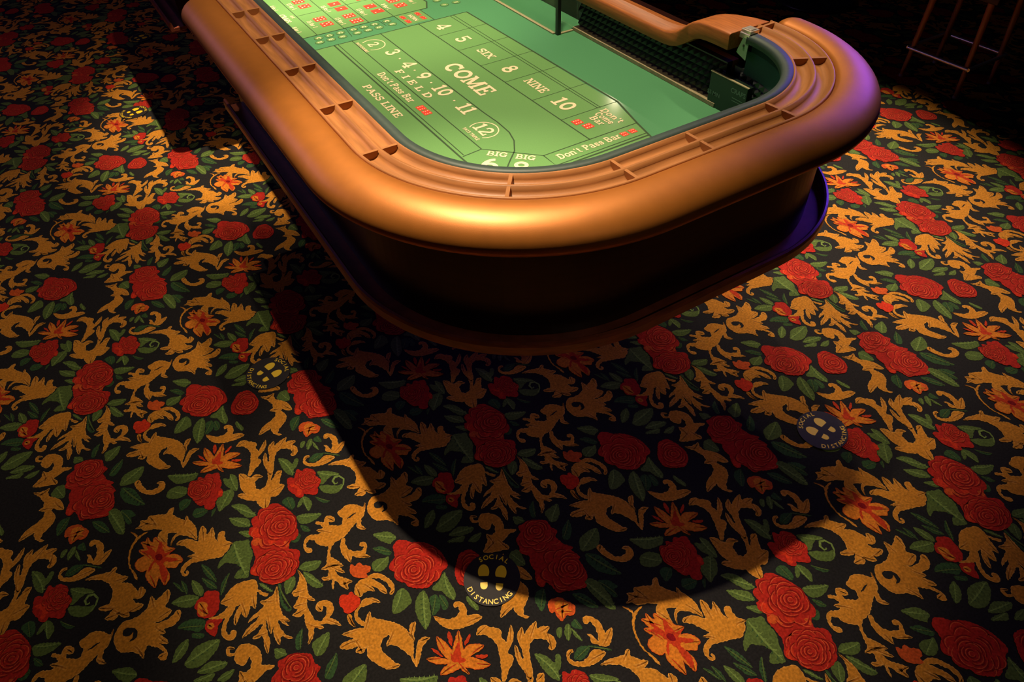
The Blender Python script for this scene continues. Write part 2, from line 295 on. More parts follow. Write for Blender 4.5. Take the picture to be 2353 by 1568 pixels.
# ---------------------------------------------------------------- carpet floor: one repeat, drawn in millimetres
CARPET = """
G -411,1477 -400,1480 -393,1488 -392,1498 -374,1489 -368,1500 -351,1494 -321,1478 -318,1486 -306,1493 -298,1490 -308,1468 -298,1451 -282,1428 -279,1439 -273,1443 -271,1424 -263,1403 -260,1385 -264,1364 -268,1345 -280,1361 -291,1377 -307,1389 -318,1387 -327,1378 -336,1365 -330,1383 -322,1395 -309,1399 -324,1408 -334,1412 -340,1384 -345,1373 -362,1398 -361,1417 -352,1429 -343,1432 -363,1447 -381,1453 -392,1460 -396,1470
G -424,1477 -416,1469 -407,1452 -410,1445 -398,1450 -381,1450 -380,1447 -397,1443 -409,1437 -422,1425 -431,1414 -437,1396 -442,1375 -441,1355 -434,1337 -432,1326 -434,1309 -439,1317 -441,1337 -443,1351 -447,1367 -445,1387 -439,1408 -430,1427 -417,1441 -413,1448 -417,1462
O -404,1425 -392,1420 -384,1432 -379,1412 -375,1407 -370,1420 -362,1418 -360,1400 -344,1387 -342,1369 -324,1352 -336,1348 -345,1343 -328,1336 -316,1316 -316,1302 -328,1299 -336,1291 -349,1298 -361,1308 -356,1290 -357,1273 -364,1262 -376,1255 -381,1278 -382,1292 -389,1275 -398,1260 -408,1282 -414,1304 -413,1319 -407,1328 -418,1327 -429,1340 -433,1361 -425,1372 -414,1376 -404,1376 -413,1390 -414,1403 -400,1397 -403,1413
E -394,1407 -387,1402 -378,1381 -375,1367 -359,1396 -353,1392 -355,1372 -353,1353 -327,1350 -347,1344 -356,1341 -338,1327 -324,1313 -344,1318 -359,1327 -364,1322 -358,1290 -367,1269 -376,1264 -378,1294 -376,1324 -383,1340 -390,1333 -404,1316 -404,1326 -390,1344 -383,1348 -391,1369 -401,1384 -411,1396 -395,1389 -391,1389
D -376,1362 -368,1361 -361,1353 -361,1342 -367,1336 -374,1340 -380,1350
G -322,1361 -316,1371 -299,1369 -284,1361 -274,1348 -267,1340 -255,1375 -244,1386 -237,1370 -241,1349 -232,1355 -221,1366 -220,1347 -224,1325 -220,1310 -218,1326 -210,1338 -199,1337 -194,1331 -200,1318 -199,1300 -184,1283 -195,1281 -200,1270 -213,1264 -223,1257 -254,1269 -279,1277 -298,1283 -312,1279 -323,1267 -318,1259 -318,1269 -312,1269 -310,1260 -315,1252 -326,1254 -330,1266 -329,1281 -319,1291 -306,1296 -292,1298 -306,1311 -282,1308 -295,1331 -304,1347 -315,1357
N -244,1227 -235,1246 -219,1257 -199,1269 -183,1287 -160,1276 -144,1271 -148,1251 -147,1223 -162,1197 -174,1170 -181,1159 -214,1177 -203,1191 -187,1197 -196,1216 -220,1236
N -159,1407 -141,1404 -121,1388 -110,1354 -103,1334 -125,1336 -137,1356 -147,1381
N -175,1371 -146,1353 -125,1334 -129,1307 -152,1319 -170,1339
N -165,1311 -135,1299 -134,1275 -150,1280
M -278,1268 -266,1255 -257,1233 -253,1209 -254,1189 -266,1207 -277,1233
M -287,1228 -269,1209 -258,1187 -258,1172 -277,1185 -284,1206
M -216,1202 -228,1184 -241,1161 -257,1146 -250,1175 -237,1191
N -310,1235 -297,1220 -289,1196 -291,1180 -300,1173 -314,1192 -315,1215
N -373,1198 -353,1204 -332,1200 -310,1184 -304,1173 -325,1157 -346,1166 -362,1183
M -335,1250 -325,1232 -326,1207 -331,1198 -338,1220
M -356,1256 -342,1243 -336,1209 -345,1222
N -161,1130 -149,1120 -135,1084 -144,1090 -158,1113
N -104,1094 -91,1102 -73,1098 -76,1077 -91,1061 -109,1057 -108,1077
M -117,1101 -110,1096 -120,1064 -121,1040 -116,1023 -108,1011 -120,1011 -129,1033 -126,1063
N -7,1271 16,1265 58,1240 43,1231 14,1228 -7,1239 -11,1259
M -10,1238 6,1225 11,1201 -8,1211
M -24,1221 -17,1205 -22,1197 -36,1189 -51,1201
N -58,1112 -41,1123 -13,1113 5,1099 -13,1084 -32,1086 -46,1097
N -51,1100 -34,1081 -26,1061 -16,1029 -31,1030 -44,1042 -52,1067
R -93,1349 -68,1342 -61,1350 -41,1342 -32,1326 -20,1300 -12,1276 -13,1253 -19,1231 -20,1214 -34,1200 -46,1203 -53,1196 -60,1183 -39,1167 -37,1153 -47,1137 -51,1121 -62,1112 -68,1103 -84,1098 -102,1096 -122,1101 -133,1105 -145,1118 -156,1132 -155,1148 -172,1163 -169,1178 -155,1190 -146,1206 -145,1232 -145,1254 -133,1269 -142,1286 -134,1304 -123,1303 -124,1322 -114,1333 -102,1331
S -55 1263 47
S -114 1147 41
P -143,1259 -124,1264 -113,1251 -116,1227 -128,1238 -141,1244
P -66,1212 -54,1207 -55,1191 -66,1190
Q -98,1241 -87,1240 -82,1223 -96,1215 -102,1230
Q -129,1298 -115,1295 -105,1268 -120,1261 -134,1275
Q -168,1174 -149,1183 -140,1175 -158,1152 -170,1162
R -324,1150 -317,1162 -307,1170 -295,1170 -286,1182 -270,1174 -256,1163 -260,1141 -266,1120 -275,1108 -288,1102 -301,1105 -318,1118 -322,1131 -318,1141
O -316,1151 -309,1162 -295,1154 -289,1139 -294,1133 -295,1114 -311,1114 -320,1132
R -310,1093 -302,1102 -280,1090 -266,1081 -283,1071 -289,1054 -297,1047 -303,1053 -314,1079
O -305,1090 -292,1088 -290,1073 -300,1070 -308,1077
M -375,1121 -358,1130 -332,1125 -307,1107 -310,1088 -329,1081 -345,1096 -364,1112
M -344,1089 -316,1071 -323,1059 -348,1075
N -394,1061 -380,1076 -354,1081 -359,1057 -376,1041 -395,1035 -405,1039
N -381,1020 -363,1035 -348,1048 -321,1049 -286,1036 -295,1018 -318,1002 -345,993 -371,1002
N -360,985 -327,995 -307,986 -285,968 -295,959 -318,960 -345,971
N -323,939 -302,949 -275,943 -288,929 -305,925
N -369,971 -345,969 -318,959 -333,943 -370,966
G -263,1129 -249,1138 -235,1150 -216,1158 -198,1157 -181,1152 -166,1145 -163,1130 -167,1114 -159,1099 -146,1086 -153,1080 -164,1090 -171,1109 -179,1085 -189,1062 -194,1074 -198,1079 -204,1066 -216,1052 -224,1069 -221,1079 -232,1062 -246,1047 -247,1062 -236,1082 -218,1097 -230,1097 -239,1086 -251,1077 -263,1063 -269,1048 -268,1036 -263,1033 -257,1043 -247,1036 -247,1027 -257,1015 -271,1019 -281,1035 -281,1051 -273,1069 -262,1081 -277,1086 -300,1103 -297,1106 -277,1098 -260,1102 -247,1108 -256,1118
G -176,1078 -155,1074 -137,1078 -120,1097 -125,1070 -133,1036 -134,1012 -121,983 -136,992 -128,973 -139,983 -147,1004 -150,999 -149,977 -144,958 -129,939 -141,942 -152,958 -157,957 -164,939 -170,951 -170,976 -163,997 -175,977 -177,983 -174,1014 -175,1022 -180,999 -181,979 -181,963 -188,947 -198,934 -200,952 -195,978 -196,986 -209,985 -220,994 -202,999 -184,1013 -191,1017 -213,1010 -242,1006 -232,1018 -218,1027 -196,1033 -185,1042 -200,1040 -218,1037 -206,1048 -185,1054 -167,1060
G -61,1114 -55,1095 -51,1069 -57,1043 -58,1026 -48,1002 -59,1006 -67,1019 -73,998 -71,973 -69,955 -56,942 -38,954 -32,970 -38,978 -45,965 -54,969 -58,983 -48,995 -30,993 -16,979 -15,959 -22,947 -35,941 -22,925 -16,902 -32,917 -48,930 -62,936 -55,922 -65,922 -74,937 -80,931 -85,918 -95,908 -106,903 -98,920 -92,939 -94,956 -87,985 -99,981 -116,996 -105,1001 -97,1004 -106,1016 -97,1023 -79,1039 -91,1039 -97,1055 -82,1061 -67,1079 -61,1096
G -628,1900 -621,1911 -610,1907 -604,1895 -617,1901 -618,1892 -610,1886 -595,1900 -578,1895 -562,1881 -553,1862 -554,1839 -562,1823 -533,1806 -536,1800 -558,1803 -572,1796 -587,1793 -576,1773 -582,1763 -596,1770 -617,1776 -647,1792 -633,1806 -617,1818 -612,1839 -599,1826 -587,1829 -579,1844 -580,1858 -587,1850 -599,1843 -609,1853 -616,1871 -610,1880 -621,1882 -628,1890
G -648,1772 -627,1760 -612,1760 -599,1761 -607,1747 -605,1730 -582,1706 -574,1685 -573,1657 -587,1662 -600,1677 -606,1675 -597,1648 -603,1628 -621,1613 -635,1604 -644,1590 -633,1577 -641,1575 -654,1590 -660,1608 -655,1620 -676,1615 -700,1612 -684,1635 -667,1645 -646,1652 -629,1662 -623,1679 -640,1693 -625,1699 -621,1715 -631,1743
R -528,1791 -526,1810 -508,1809 -490,1811 -449,1785 -449,1757 -439,1741 -456,1728 -449,1697 -431,1676 -442,1673 -432,1641 -441,1638 -442,1607 -450,1584 -464,1578 -466,1564 -497,1573 -524,1586 -540,1590 -543,1616 -549,1632 -563,1623 -572,1634 -570,1651 -556,1674 -557,1699 -546,1718 -563,1738 -555,1755 -554,1775 -538,1787
S -491 1771 44
S -473 1630 46
Q -572,1634 -567,1653 -550,1657 -536,1667 -548,1638 -562,1625
N -442,1770 -441,1807 -417,1813 -390,1813 -401,1785 -422,1767
M -443,1710 -430,1735 -408,1748 -393,1755 -403,1724 -427,1700
N -423,1655 -407,1687 -378,1695 -343,1692 -353,1662 -374,1643 -401,1644
M -416,1647 -387,1622 -377,1584 -367,1543 -391,1555 -418,1585 -427,1622
N -463,1583 -446,1582 -433,1558 -430,1514 -439,1476 -456,1487 -464,1524 -469,1560
M -436,1566 -409,1552 -397,1523 -412,1523 -414,1501 -426,1505
M -511,1572 -488,1560 -474,1528 -472,1503 -493,1516 -509,1547
M -604,1572 -601,1609 -585,1625 -561,1621 -573,1593 -589,1577
N -604,1733 -585,1755 -561,1753 -561,1721 -568,1700 -586,1708
N -528,1818 -523,1846 -501,1832 -499,1813 -516,1814
M -478,1814 -470,1843 -444,1859 -456,1827 -468,1807
P -583,1574 -571,1587 -555,1585 -541,1579 -533,1562 -521,1543 -528,1527 -541,1521 -554,1530 -573,1522 -577,1539 -574,1553 -584,1554
O -572,1552 -565,1574 -546,1576 -529,1551 -540,1543 -534,1528 -554,1535 -569,1525
N 435,612 448,608 439,591 427,587 426,599
N 458,608 468,606 465,588 451,574 441,569 442,589
N 466,596 472,572 471,550 461,570
M 487,609 492,589 489,575 472,588 469,601
G -383,1632 -378,1646 -365,1644 -363,1620 -355,1595 -341,1586 -325,1586 -319,1595 -326,1605 -310,1605 -302,1593 -306,1573 -321,1564 -345,1568 -365,1586 -378,1610
G 501,595 507,601 522,595 531,581 536,566 532,550 530,538 541,542 552,542 548,531 534,517 519,507 504,515 497,525 486,536 492,550 489,562 498,556 501,543 503,530 512,545 517,565 515,582 505,579 498,585
G 418,546 430,554 440,549 438,540 428,542 421,535 426,522 444,512 461,514 476,522 491,517 505,499 492,493 469,490 442,497 421,512 412,528
M 433,535 455,547 480,533 470,522 444,515 429,524
M 478,537 499,519 520,497 517,495 495,515 474,535
G 343,651 366,662 360,641 374,650 404,656 394,637 405,637 425,625 409,614 416,605 418,590 410,575 394,572 390,583 400,588 398,601 388,611 373,619 359,614 349,602 339,580 330,554 314,537 308,541 313,556 310,582 311,602 318,622 328,633 328,616 324,594 328,594 335,616 337,637
G 256,702 270,717 286,717 299,701 308,694 317,681 308,664 312,648 322,660 344,682 343,665 333,648 317,634 307,629 302,623 310,612 302,599 283,588 263,570 255,575 268,598 280,627 289,654 286,675 275,694
G -107,1504 -92,1495 -87,1479 -81,1468 -70,1474 -58,1472 -46,1452 -61,1455 -74,1448 -78,1424 -69,1413 -52,1417 -37,1440 -32,1463 -17,1453 -28,1434 -38,1421 -20,1436 -8,1451 9,1445 -6,1420 -14,1403 -1,1391 -13,1377 -34,1364 -50,1372 -62,1349 -76,1339 -85,1354 -91,1373 -90,1382 -108,1393 -121,1408 -134,1429 -121,1433 -110,1423 -117,1447 -113,1476
E 197,743 206,749 206,728 194,709 191,717
E 249,715 240,702 222,693 221,700 236,711
E 147,736 157,725 164,706 164,697 152,715
E 230,662 251,652 260,645 249,641 236,649
O 126,718 143,714 161,699 170,689 166,702 163,728 172,755 184,735 189,712 190,702 207,721 227,739 226,720 218,698 215,689 229,694 248,685 264,671 251,664 232,665 220,666 236,649 255,622 240,621 220,628 206,641 198,650 200,627 189,641 187,653 175,654 155,656 137,665 149,676 167,678 148,687 133,702
E 195,699 213,713 208,691 201,676 209,662 196,662 187,669 176,679 185,701 186,690
R -244,1547 -236,1555 -219,1547 -212,1559 -199,1544 -187,1556 -176,1546 -166,1546 -155,1539 -159,1515 -158,1498 -167,1484 -162,1469 -169,1451 -182,1453 -191,1444 -198,1426 -212,1423 -225,1435 -223,1449 -237,1455 -245,1478 -248,1495 -255,1510 -252,1526
S -224 1511 31
Q -175,1477 -163,1469 -170,1452 -180,1459
N -292,1617 -264,1602 -227,1582 -208,1573 -222,1555 -244,1557 -272,1565 -287,1591
N -312,1540 -300,1560 -275,1561 -250,1541 -256,1516 -279,1513 -303,1525
M -285,1498 -266,1504 -249,1490 -262,1471 -288,1466
M -262,1434 -249,1453 -225,1441 -216,1426 -232,1415 -253,1418
M -216,1399 -208,1421 -195,1421 -206,1404
N -193,1402 -192,1441 -169,1467 -138,1463 -137,1440 -156,1415 -176,1409
N -152,1514 -135,1500 -129,1519 -115,1503 -117,1472 -127,1446 -138,1454 -154,1489
R 8,1405 19,1408 29,1397 47,1426 58,1409 69,1415 84,1402 91,1387 87,1370 96,1348 86,1335 77,1328 73,1312 62,1307 47,1319 36,1329 28,1319 15,1327 11,1342 1,1361 4,1385
S 71 1371 26
Q 5,1381 28,1379 39,1349 24,1328 15,1336 25,1356
N 10,1497 33,1479 42,1449 56,1467 65,1458 52,1436 38,1428 30,1407 15,1426 10,1453
N 93,1386 118,1373 143,1350 150,1336 129,1346 113,1341 94,1330 86,1335 96,1355
n 81,1332 100,1326 116,1313 132,1303 143,1303 141,1288 118,1280 96,1291 82,1309
C 131,1287 145,1298 153,1315 146,1332 133,1336 123,1326 124,1313 132,1312 133,1320
M -30,1340 -11,1347 4,1337 3,1307 -11,1295 -22,1314
N 1,1296 15,1315 30,1324 41,1314 46,1289 37,1273 26,1266 24,1288 23,1304 13,1295
M 59,1305 70,1286 93,1265 77,1266 64,1281
G -558,1389 -533,1390 -508,1382 -491,1377 -484,1385 -472,1382 -481,1367 -466,1348 -451,1335 -464,1328 -472,1328 -452,1315 -444,1297 -439,1279 -429,1290 -419,1271 -425,1260 -438,1253 -455,1264 -451,1249 -432,1234 -440,1225 -457,1224 -472,1235 -469,1219 -477,1218 -489,1228 -493,1239 -504,1229 -516,1234 -529,1246 -517,1252 -502,1264 -515,1263 -533,1274 -537,1286 -525,1286 -510,1282 -500,1300 -496,1320 -501,1343 -515,1363 -537,1377
G -503,1202 -487,1214 -468,1208 -448,1208 -427,1217 -411,1249 -404,1227 -389,1232 -371,1243 -365,1232 -372,1211 -387,1196 -373,1178 -381,1168 -398,1162 -413,1164 -430,1177 -412,1161 -387,1158 -373,1163 -363,1171 -353,1163 -359,1145 -376,1132 -403,1137 -399,1123 -415,1128 -403,1112 -399,1093 -410,1096 -422,1110 -410,1087 -406,1071 -413,1055 -422,1056 -432,1071 -425,1078 -414,1076 -425,1096 -447,1117 -455,1104 -461,1085 -470,1106 -483,1121 -502,1129 -513,1142 -518,1164 -515,1186
B -495,1183 -486,1192 -470,1185 -461,1173 -461,1160 -467,1150 -486,1149 -475,1157 -470,1170 -481,1165 -495,1173
G 94,1219 113,1224 127,1228 147,1218 165,1194 175,1209 172,1196 157,1169 145,1163 137,1144 145,1124 133,1128 122,1142 130,1160 108,1148 87,1136 75,1133 54,1132 42,1125 32,1110 29,1098 40,1080 50,1053 38,1058 46,1032 32,1041 24,1056 27,1034 55,1000 38,998 34,983 22,1000 17,1021 13,1027 0,1004 0,1017 8,1035 -12,1040 -15,1055 2,1049 10,1065 -9,1077 11,1083 25,1114 35,1130 23,1140 9,1155 9,1169 -3,1179 -14,1172 -18,1161 -11,1156 -5,1144 -11,1137 -24,1145 -25,1168 -13,1188 2,1193 23,1182 32,1182 22,1197 43,1193 39,1207 27,1217 34,1224 51,1208 59,1223 71,1223 83,1208 78,1194 68,1197 63,1203 61,1192 83,1176 92,1176 101,1193 93,1208
B 106,1182 125,1190 144,1190 127,1183
G 67,1124 76,1135 84,1130 77,1115 78,1094 89,1079 108,1070 118,1077 106,1087 112,1095 123,1093 127,1079 120,1065 112,1056 122,1039 111,1043 92,1053 79,1069 69,1051 62,1066 57,1088 59,1107
P 66,1050 74,1037 88,1042 93,1028 110,1015 103,1000 92,1000 91,987 76,994 60,1007 54,1026
G 50,983 68,994 83,990 101,994 121,985 134,963 142,940 138,920 126,910 119,914 129,928 126,950 115,970 97,981 109,963 119,939 116,918 105,928 99,949 86,965 93,951 91,942 77,953 64,954 52,947 42,963
Q 7,979 20,979 27,971 38,977 43,962 52,946 45,931 34,925 15,921 3,928 2,946 -2,958
G 46,933 58,940 75,934 88,921 92,906 76,916 57,918 43,922 33,917 28,905 32,891 38,880 43,870 29,872 18,892 20,915 32,925
G 6,924 16,918 11,900 13,879 2,893 1,913
G 43,891 59,903 57,884 66,874 87,854 104,836 116,815 120,796 129,816 147,816 140,800 127,785 123,767 121,773 102,734 106,733 126,765 142,771 161,759 149,755 132,748 114,724 99,710 97,722 97,744 89,764 80,783 68,795 58,795 60,804 74,811 75,820 57,817 46,806 45,789 52,772 60,749 70,738 61,734 40,741 27,757 17,776 8,795 12,812 20,823 1,810 -14,824 1,835 -23,837 -43,853 -35,862 -19,861 -2,857 -27,884 -11,883 14,877 30,869
G 189,804 195,800 204,787 221,774 240,771 252,778 255,791 245,792 246,804 257,807 269,796 272,777 262,758 285,751 296,734 273,730 248,734 222,741 201,759 191,783
R 182,1034 200,1047 219,1038 233,1018 256,1006 274,986 287,956 290,921 286,903 264,898 250,884 231,883 214,876 193,887 170,905 167,922 155,934 149,951 157,964 147,978 154,992 175,1003 179,1016
S 203 942 47
R 1697,919 1729,918 1742,889 1747,853 1738,826 1709,807 1676,822 1655,842 1661,877
S 1710 861 47
N 104,864 115,889 134,909 154,916 164,898 162,866 141,858 118,856
N 164,858 181,874 200,880 202,856 193,825 182,799 158,779 154,800 154,831
M 202,853 222,853 224,830 214,812 197,803 187,805 196,828
M 228,847 238,836 239,815 231,801 217,803 220,822
N 218,871 245,879 270,897 267,870 268,827 256,810 244,825 239,850 225,859
N 280,799 288,806 294,788 300,762 291,754 282,774
N 150,1101 174,1094 194,1085 206,1055 186,1048 182,1044 163,1068
M 132,1062 157,1055 168,1039 176,1021 164,1015 147,1034
N 115,1022 132,1025 152,1017 164,1015 152,993 130,984 109,997
"""
LA, LB = (0.34281, -0.90523), (0.34312, 0.90512)     # the two repeat vectors of the weave
def smooth_round(pts, it=1):
    for _ in range(it):
        o = []
        n = len(pts)
        for i in range(n):
            a, b = pts[i], pts[(i + 1) % n]
            o += [(a[0] * .87 + b[0] * .13, a[1] * .87 + b[1] * .13), (a[0] * .13 + b[0] * .87, a[1] * .13 + b[1] * .87)]
        pts = o
    return pts
def tuft(pts, step=0.0042, amp=0.0011):
    o = []; n = len(pts)
    for i in range(n):
        a, b = pts[i], pts[(i + 1) % n]
        l = math.hypot(b[0] - a[0], b[1] - a[1]); k = max(1, int(l / step))
        nx, ny = (-(b[1] - a[1]) / (l or 1), (b[0] - a[0]) / (l or 1))
        for j in range(k):
            t = j / k; s = (amp if j % 2 else -amp) * random.uniform(.2, 1.1)
            o.append((a[0] + (b[0] - a[0]) * t + nx * s, a[1] + (b[1] - a[1]) * t + ny * s))
    return o
def strip(pts, w0, w1=None):
    n = len(pts); L = []; R = []
    for i in range(n):
        a, c = pts[max(0, i - 1)], pts[min(n - 1, i + 1)]
        dx, dy = c[0] - a[0], c[1] - a[1]; l = math.hypot(dx, dy) or 1
        t = i / (n - 1); wd = (w0 * (1 - t) + (w1 if w1 is not None else w0) * t) * (0.25 + 0.75 * math.sin(PI * min(1, max(0, t * .9 + .05))))
        wd *= random.uniform(.8, 1.2)
        L.append((pts[i][0] - dy / l * wd, pts[i][1] + dx / l * wd)); R.append((pts[i][0] + dy / l * wd, pts[i][1] - dx / l * wd))
    return [[L[i], R[i], R[i + 1], L[i + 1]] for i in range(n - 1)]
ZL = {'n': .0006, 'M': .0004, 'N': .0006, 'G': .0010, 'B': .0013, 'R': .0015, 'P': .0016, 'Q': .0018, 'E': .00205, 'O': .0017, 'D': .0024}
SHAPES = []      # (z, material, near outline, far outline or None)
def inside(p, P):
    c = False; n = len(P); x, y = p
    for i in range(n):
        (x1, y1), (x2, y2) = P[i], P[(i + 1) % n]
        if (y1 > y) != (y2 > y) and x < (x2 - x1) * (y - y1) / (y2 - y1) + x1: c = not c
    return c
def inset(P, d):
    n = len(P); ar = sum(P[i][0] * P[(i + 1) % n][1] - P[(i + 1) % n][0] * P[i][1] for i in range(n)); sg = 1 if ar > 0 else -1
    o = []
    for i in range(n):
        a, b, c = P[i - 1], P[i], P[(i + 1) % n]
        e1 = Vector((b[0] - a[0], b[1] - a[1])); e2 = Vector((c[0] - b[0], c[1] - b[1]))
        if e1.length < 1e-6 or e2.length < 1e-6: o.append(b); continue
        n1 = Vector((-e1.y, e1.x)).normalized() * sg; n2 = Vector((-e2.y, e2.x)).normalized() * sg
        m = n1 + n2
        if m.length < .3: o.append((b[0] - e1.normalized().x * d, b[1] - e1.normalized().y * d)); continue
        m.normalize(); k = min(2.2, 1 / max(.3, m.dot(n1))); o.append((b[0] + m.x * d * k, b[1] + m.y * d * k))
    return o
ROSES = [[tuple(float(c) / 1000 for c in q.split(',')) for q in ln.split()[1:]] for ln in CARPET.strip().splitlines() if ln[0] == 'R']
def motif():
    idx = 0
    for ln in CARPET.strip().splitlines():
        k, *r = ln.split(); idx += 1; z0 = idx * 1.2e-6
        if k == 'S':
            cx, cy, rad = [float(v) / 1000 for v in r]
            for ring, (f, nseg, span) in enumerate(((.13, 1, 300), (.30, 2, 150), (.48, 3, 105), (.68, 4, 82), (.90, 5, 62), (1.14, 7, 44), (1.40, 8, 36))):
                for s in range(nseg):
                    a0 = ring * 47 + s * 360 / nseg + random.uniform(-12, 12)
                    ff = f * random.uniform(.94, 1.06); bul = random.uniform(.05, .22)
                    A = [math.radians(a0 + span * t / 8) for t in range(9)]
                    q = lambda k_: [(cx + rad * k_ * (1 + bul * math.sin(PI * t / 8)) * math.cos(a), cy + rad * k_ * (1 + bul * math.sin(PI * t / 8)) * .92 * math.sin(a)) for t, a in enumerate(A)]
                    for k_, m_, zz, wd in ((ff + .065, 'd', .0019, .05), (ff, 'r', .0020, .026)):
                        P = q(k_)
                        run = []; bestr = []
                        for p in P + [None]:
                            if p and any(inside(p, R) for R in ROSES): run.append(p)
                            else:
                                if len(run) > len(bestr): bestr = run
                                run = []
                        P = bestr
                        if len(P) < (7 if m_ == 'd' else 4): continue
                        for qd in strip(P, rad * wd): SHAPES.append((zz + z0, m_, qd, None))
                        if m_ == 'r' and len(P) > 5:
                            for qd in strip(P[::2], rad * wd): SHAPES.append((zz + z0, m_, None, qd))
            continue
        pts = [tuple(float(c) / 1000 for c in q.split(',')) for q in r]
        if k == 'C':
            fine = []
            for i in range(len(pts) - 1):
                for t in (0, .5): fine.append((pts[i][0] + (pts[i + 1][0] - pts[i][0]) * t, pts[i][1] + (pts[i + 1][1] - pts[i][1]) * t))
            SHAPES.extend((.0009 + z0, 'n', qd, qd) for qd in strip(fine, .0034)); continue
        kk = {'B': 'K', 'n': 'N'}.get(k, k)
        near = tuft(smooth_round(pts)) 
        SHAPES.append((ZL[k] + z0, kk, near, pts))
        if k in 'NM':
            # midrib along the longest axis, with side veins
            best = max(((a, b) for a in pts for b in pts), key=lambda ab: math.hypot(ab[0][0] - ab[1][0], ab[0][1] - ab[1][1]))
            a, b = best; c = (sum(p[0] for p in pts) / len(pts), sum(p[1] for p in pts) / len(pts))
            Q = [(a[0] * (1 - t) ** 2 + 2 * c[0] * t * (1 - t) + b[0] * t * t, a[1] * (1 - t) ** 2 + 2 * c[1] * t * (1 - t) + b[1] * t * t) for t in [.06 + .88 * i / 7 for i in range(8)]]
            l = math.hypot(a[0] - b[0], a[1] - b[1])
            SHAPES.extend((.0008 + z0, 'n' if k == 'N' else 'N', qd, None) for qd in strip(Q, l * .022))
            for i in (1, 2, 3, 4, 5, 6):
                for sgn in (-1, 1):
                    dx, dy = (b[0] - a[0]) / l, (b[1] - a[1]) / l
                    e = (Q[i][0] + (dx * .55 - dy * sgn * .8) * l * .11, Q[i][1] + (dy * .55 + dx * sgn * .8) * l * .11)
                    md = ((Q[i][0] + e[0]) / 2 + dx * .004, (Q[i][1] + e[1]) / 2 + dy * .004)
                    SHAPES.extend((.0007 + z0, 'n' if k == 'N' and sgn > 0 else ('M' if k == 'N' else 'K'), qd, None) for qd in strip([Q[i], md, e], l * .012))
        if k in 'GO':
            # pale rim, then veins that run in from every tip
            n = len(pts); ar = sum(pts[i][0] * pts[(i + 1) % n][1] - pts[(i + 1) % n][0] * pts[i][1] for i in range(n)); sg = 1 if ar > 0 else -1
            per = sum(math.hypot(pts[i][0] - pts[i - 1][0], pts[i][1] - pts[i - 1][1]) for i in range(n))
            if abs(ar) / 2 / per > .0052:
                SHAPES[-1] = (ZL[k] + z0, 'H' if k == 'G' else 'P', near, None)
                SHAPES.append((ZL[k] + .00012 + z0, kk, tuft(smooth_round(inset(pts, .0014)), .005, .0008), pts))
            for i in range(n):
                a, b, c = Vector(pts[i - 1]), Vector(pts[i]), Vector(pts[(i + 1) % n])
                e1, e2 = (a - b), (c - b)
                if e1.length < .003 or e2.length < .003: continue
                turn = (b - a).x * (c - b).y - (b - a).y * (c - b).x
                if turn * sg <= 0 or e1.normalized().dot(e2.normalized()) < -.25: continue
                d = (e1.normalized() + e2.normalized())
                if d.length < .2: continue
                d.normalize(); L_ = random.uniform(.030, .055); bend = random.uniform(-.25, .25); side = Vector((-d.y, d.x))
                for off, m_, wd in ((0.0, 'g', .0017), (.0040, 'H', .0013), (-.0042, 'H', .0010)):
                    Q = []
                    for s in range(9):
                        t = .10 + .90 * s / 8; q = b + d * (L_ * t) + side * (bend * L_ * t * t + off * t)
                        if not inside(q, pts): break
                        Q.append((q.x, q.y))
                    if len(Q) > 4: SHAPES.extend((ZL[k] + .0002 + z0, ('E' if m_ == 'g' else 'G') if k == 'O' else m_, qd, None) for qd in strip(Q, wd))
motif()
mb = MB()
XR, YR = 12.0, 14.0
mb.poly([(-XR, -3, 0), (XR, -3, 0), (XR, YR, 0), (-XR, YR, 0)], CM['K'])
ccx, ccy = 0.0, 1.2
fl = Vector((fw.x, fw.y)).normalized(); fr = Vector((fl.y, -fl.x))
for i in range(-14, 15):
    for j in range(-14, 15):
        dx, dy = i * LA[0] + j * LB[0], i * LA[1] + j * LB[1]
        c = Vector((ccx + dx, ccy + dy)); dist = c.length
        ff, ss = c.dot(fl), c.dot(fr)
        if ff < -1.2 or ff > 9.0 or abs(ss) > 1.9 + 0.80 * max(ff, 0): continue
        near = dist < 4.3
        for z, k, a, b in SHAPES:
            P = a if near else b
            if P is None: continue
            mb.poly([(x + dx, y + dy, z) for x, y in P], CM[k])
floor = mb.build('floor')
tag(floor, kind='structure')

# ---------------------------------------------------------------- craps table
XL, YF, XR, RL, RR = 0.5405, 1.0855, 1.5725, 0.335, 0.275      # inner rail line: left, front, right, corner radii
YM = 3.06                                           # middle of the table
ZF = 0.72
def half(yl, yr):
    """stations round the near end: (x, y, nx, ny, run)"""
    st_ = []
    yc = YF + RL
    n = max(2, int((yl - yc) / 0.12))
    for i in range(n): st_.append((XL, yl + (yc - yl) * i / n, -1, 0))
    for i in range(29):
        a = PI + PI / 2 * i / 28; st_.append((XL + RL + RL * math.cos(a), yc + RL * math.sin(a), math.cos(a), math.sin(a)))
    for i in range(1, 4): st_.append((XL + RL + (XR - RR - XL - RL) * i / 4, YF, 0, -1))
    for i in range(29):
        a = 1.5 * PI + PI / 2 * i / 28; st_.append((XR - RR + RR * math.cos(a), YF + RR + RR * math.sin(a), math.cos(a), math.sin(a)))
    for i in (1, 2): st_.append((XR, YF + RR + (yr - YF - RR) * i / 2, 1, 0))
    out = []; s = 0
    for i, q in enumerate(st_):
        if i: s += math.hypot(q[0] - st_[i - 1][0], q[1] - st_[i - 1][1])
        out.append((*q, s))
    return out
def mirror(stn): return [(x, 2 * YM - y, nx, -ny, s) for x, y, nx, ny, s in stn]
